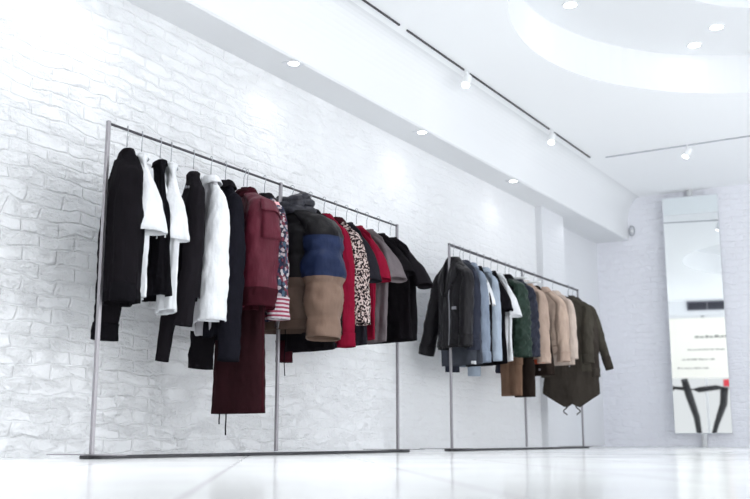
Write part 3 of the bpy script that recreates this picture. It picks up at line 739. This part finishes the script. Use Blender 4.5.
g.body(); g.band('hem_band', -.66, -.73, m_beige); g.sleeve(1, .55, .08, .06, .02, 0, seed=37, cuff=m_beige); g.sleeve(-1, .64, .085, .065, .035, -.03, seed=38, cuff=m_beige); g.collar(m_beige, .04, .01)
g.patch('pocket', -1.2, -.7, -.52, -.62, m_beige2, .008); hang(8.68, 12, 'sand bomber jacket', HG2, far=1.3)
g = Garment('shirt', 'pale sand shirt just before the olive jackets', 'shirt', 8.94, 10, .80, .18, m_beige3, .19, .20, .045, .05, .012, 34)
g.body(); g.sleeve(1, .54, .055, .05, .02, 0, seed=39); g.sleeve(-1, .62, .06, .05, .03, 0, seed=40); g.collar(m_beige3, .035, .01); hang(8.94, 10, 'pale sand shirt', HG2)

g = Garment('parka', 'long olive parka with pointed fishtail hem and drawstrings', 'parka', 9.35, -14, 1.12, .20, m_olive2, .22, .27, .08, .10, .018, 35, slope=.08)
_P = g.P
def fish(u, t, off=0):
    p = _P(u, t, off)
    if t > .75:
        k = (t - .75) / .25
        q_ = abs(p.x)
        p.z += k * (.62 * max(0, q_ - .06) + .7 * max(0, .06 - q_) - .06)
    return p
g.P = fish
g.body(nu=96, nv=80); g.sleeve(1, .64, .085, .06, .03, 0, seed=41, cuff=m_olive2); g.sleeve(-1, .64, .085, .06, .03, -.02, seed=42, cuff=m_olive2); g.collar(m_olive2, .04, .016)
g.cord('drawstring', -.06, -.03, -1.15, -1.25, m_olive2, .006, .02); g.cord('drawstring', .06, -.03, -1.15, -1.25, m_olive2, .006, -.02)
g.patch('pocket', -1.2, -.6, -.60, -.76, m_olive, .010); g.buttons(-1.57, (-.25, -.40, -.55, -.70), M_SNAP, .008); hang(9.35, -14, 'long olive parka', HG2)
g = Garment('field_jacket', 'olive field jacket in front of the far end of the right rack', 'jacket', 9.36, 6, .78, .19, m_olive, .20, .205, .07, .075, .014, 36)
g.body(); g.sleeve(1, .55, .08, .06, .01, -.02, seed=43, cuff=m_olive); g.sleeve(-1, .62, .085, .06, .03, 0, seed=44, cuff=m_olive); g.collar(m_olive, .045, .012); hang(9.36, 6, 'olive field jacket', HG2)
g = Garment('bomber_jacket', 'olive bomber jacket with long ribbed cuff, last on the right rack', 'jacket', 9.48, -6, .70, .19, m_olive, .22, .22, .07, .07, .014, 37)
g.body(); g.sleeve(1, .60, .068, .042, .095, 0, seed=45, cuff=m_olive2, cuff_len=.09, bend=.05); g.sleeve(-1, .66, .08, .05, .03, 0, seed=46, cuff=m_olive2); g.collar(m_olive2, .04, .012); hang(9.48, -6, 'last olive bomber jacket', HG2)

# ------------------------------------------------------------------ tall mirror on its pole
mr = empty('tall_mirror', (11.985, 2.865, 0), radians(8.2)); tag(mr, 'tall narrow wall mirror with frosted top panel on a white pole', 'mirror')
hw_ = .322; z0, z1, zs = .15, 2.965, 2.745
boxm('backing', (.0, .02, -hw_, hw_, z0, z1), M_WHITEP, mr, bev=.003)
M_MIR = flat('mirror_silver', (.90, .925, .93), .015, 1.0)
boxm('glass', (-.006, -.0005, -hw_ + .008, hw_ - .008, z0 + .008, zs - .002), M_MIR, mr)
boxm('top_panel', (-.006, -.0005, -hw_ + .008, hw_ - .008, zs + .002, z1 - .008), flat('frosted_pane', (.78, .83, .85), .35, .5), mr)
bm = bmesh.new()
for a_, b_, c_, d_ in ((-hw_, -hw_ + .007, z0, z1), (hw_ - .007, hw_, z0, z1), (-hw_, hw_, z0, z0 + .007), (-hw_, hw_, z1 - .007, z1)): box(bm, -.009, -.0003, a_, b_, c_, d_)
link_mesh('frame', bm, flat('pale_metal', (.72, .74, .78), .35, .5), mr)
tubem('pole', [(.045, 0, 0.001), (.045, 0, ZC - .002)], .033, M_WHITEP, mr, 16)

# oval fitting on the far wall
sn = empty('wall_fitting', (XF - .002, 3.605, 2.63)); tag(sn, 'small oval metal fitting high on the far brick wall', 'wall fitting')
bm = bmesh.new()
ring = [( -.02, .034 * cos(a), .062 * sin(a)) for a in [2 * pi * k / 24 for k in range(25)]]
tube(bm, ring, .007, 8, False); link_mesh('ring', bm, M_WIRE, sn, True)
bm = bmesh.new(); lathe(bm, [(.001, .03), (.02, .026), (.026, .0)], 20); bmesh.ops.rotate(bm, verts=bm.verts, cent=(0, 0, 0), matrix=Matrix.Rotation(radians(-90), 3, 'Y')); link_mesh('plate', bm, M_WHITEP, sn, True)

# ------------------------------------------------------------------ ceiling lights
M_LAMP = flat('lamp_glow', (1, 1, 1), .5, emit=(1, .99, .97), es=9)
def downlight(x, y, z, r, label, energy, aim, sq=True, grp=None, size=100):
    d = empty('downlight', (x, y, z)); tag(d, label, 'ceiling light', grp)
    bm = bmesh.new()
    if sq:
        o_, i_ = r * 1.55, r * 1.0
        n_ = 32
        for k in range(n_):
            a, b = 2 * pi * k / n_, 2 * pi * (k + 1) / n_
            def sqp(t): 
                m2 = max(abs(cos(t)), abs(sin(t))); return (o_ * cos(t) / m2, o_ * sin(t) / m2)
            pa, pb = sqp(a), sqp(b)
            v = [bm.verts.new((i_ * cos(a), i_ * sin(a), -.004)), bm.verts.new((*pa, -.006)), bm.verts.new((*pb, -.006)), bm.verts.new((i_ * cos(b), i_ * sin(b), -.004))]
            bm.faces.new(v)
            v2 = [bm.verts.new((*pa, -.006)), bm.verts.new((*pa, -.0003)), bm.verts.new((*pb, -.0003)), bm.verts.new((*pb, -.006))]
            bm.faces.new(v2)
        bmesh.ops.remove_doubles(bm, verts=bm.verts, dist=.0002)
    else:
        lathe(bm, [(r, -.004), (r * 1.25, -.006), (r * 1.3, -.0003)], 32)
    link_mesh('trim', bm, flat('lamp_trim', (.70, .71, .74), .35, .3), d)
    bm = bmesh.new(); lathe(bm, [(.0005, -.002), (r, -.004), (r, -.0005), (.0005, -.0004)], 28); link_mesh('lens', bm, M_LAMP, d)
    if energy: spot('downlight_or_fill_beam', (x, y, z - .02), aim, energy, size, 1.0, .05)
for i, (x, lab) in enumerate(((1.75, None), (3.35, None), (5.05, 'square recessed downlight in soffit, nearest of three'), (6.81, 'square recessed downlight in soffit, middle of three'), (8.63, 'square recessed downlight in soffit, farthest of three'), (10.35, None))):
    if lab: downlight(x, 3.705, ZS, .036, lab, 2.2, (x, 3.80, 1.4), True, 'soffit downlights', 130)
    else: spot('downlight_or_fill_beam', (x, 3.705, ZS - .02), (x, 3.80, 1.4), 7 if x < 4 else 1, 140, 1.0, .05)
downlight(7.0, 2.49, ZO1, .05, 'round glowing downlight in ceiling recess, nearest the track', 55, (7.0, 2.3, 0), False, 'recess downlights', 72)
downlight(8.03, 1.62, ZO1, .05, 'round glowing downlight in ceiling recess, beside the inner ring', 55, (8.0, 1.6, 0), False, 'recess downlights', 72)
downlight(8.32, 1.87, ZO1, .05, 'round glowing downlight in ceiling recess, close to its rim', 55, (8.3, 1.8, 0), False, 'recess downlights', 72)

for x_, y_ in ((3.6, 1.2), (2.3, 2.9), (4.3, 2.4), (9.6, .9), (1.3, 2.3)): spot('downlight_or_fill_beam', (x_, y_, ZC - .03), (x_, y_, 0), 80, 85, 1.0, .05)  # added fill lamps without fixtures, out of view, to brighten floor and ceiling
M_TRACK = flat('track_dark', (.05, .045, .05), .5, .3); M_TRACKG = flat('track_grey', (.45, .46, .50), .5, .2)
def track(name, segs, mat, along_x, c, label):
    t = empty(name, (segs[0][0] if along_x else c, c if along_x else segs[0][0], ZC)); tag(t, label, 'lighting track')
    o0 = segs[0][0]
    for a, b in segs:
        d = (a - o0, b - o0, -.006, .006, -.012, -.0005) if along_x else (-.006, .006, a - o0, b - o0, -.012, -.0005)
        boxm('track_section', d, mat, t)
track('lighting_track', ((4.0, 5.93), (6.04, 6.98), (7.09, 8.84), (8.97, 10.0)), M_TRACK, True, 3.405, 'dark lighting track line along the ceiling')
track('lighting_track', ((-2.0, 3.26),), M_TRACKG, False, 10.085, 'pale grey lighting track line across the far end of the ceiling')
def track_spot(x, y, label, aim, energy, lit=True):
    t = empty('track_spotlight', (x, y, ZC)); tag(t, label, 'spotlight', 'track spotlights')
    tubem('stem', [(0, 0, -.0005), (0, 0, -.06)], .012, M_WHITEP, t, 10)
    v = (Vector(aim) - Vector((x, y, ZC - .09))).normalized()
    c = Vector((0, 0, -.085)); bm = bmesh.new()
    tube(bm, [c - v * .055, c - v * .05, c + v * .05, c + v * .052], [.028, .034, .037, .033], 20); link_mesh('head', bm, M_WHITEP, t, True)
    bm = bmesh.new(); tube(bm, [c + v * .0525, c + v * .056], [.030, .028], 20); link_mesh('lens', bm, M_LAMP, t, True)
    spot('track_beam', Vector((x, y, ZC)) + c + v * .07, aim, energy, 60, .8, .03)
track_spot(7.03, 3.405, 'lit track spotlight above the gap between the racks', (5.6, 3.3, .6), 22)
track_spot(8.9, 3.405, 'lit track spotlight above the right rack', (7.6, 3.3, .6), 22)
track_spot(10.085, 2.40, 'track spotlight on the far pale track near the mirror', (9.0, 3.4, .8), 16)
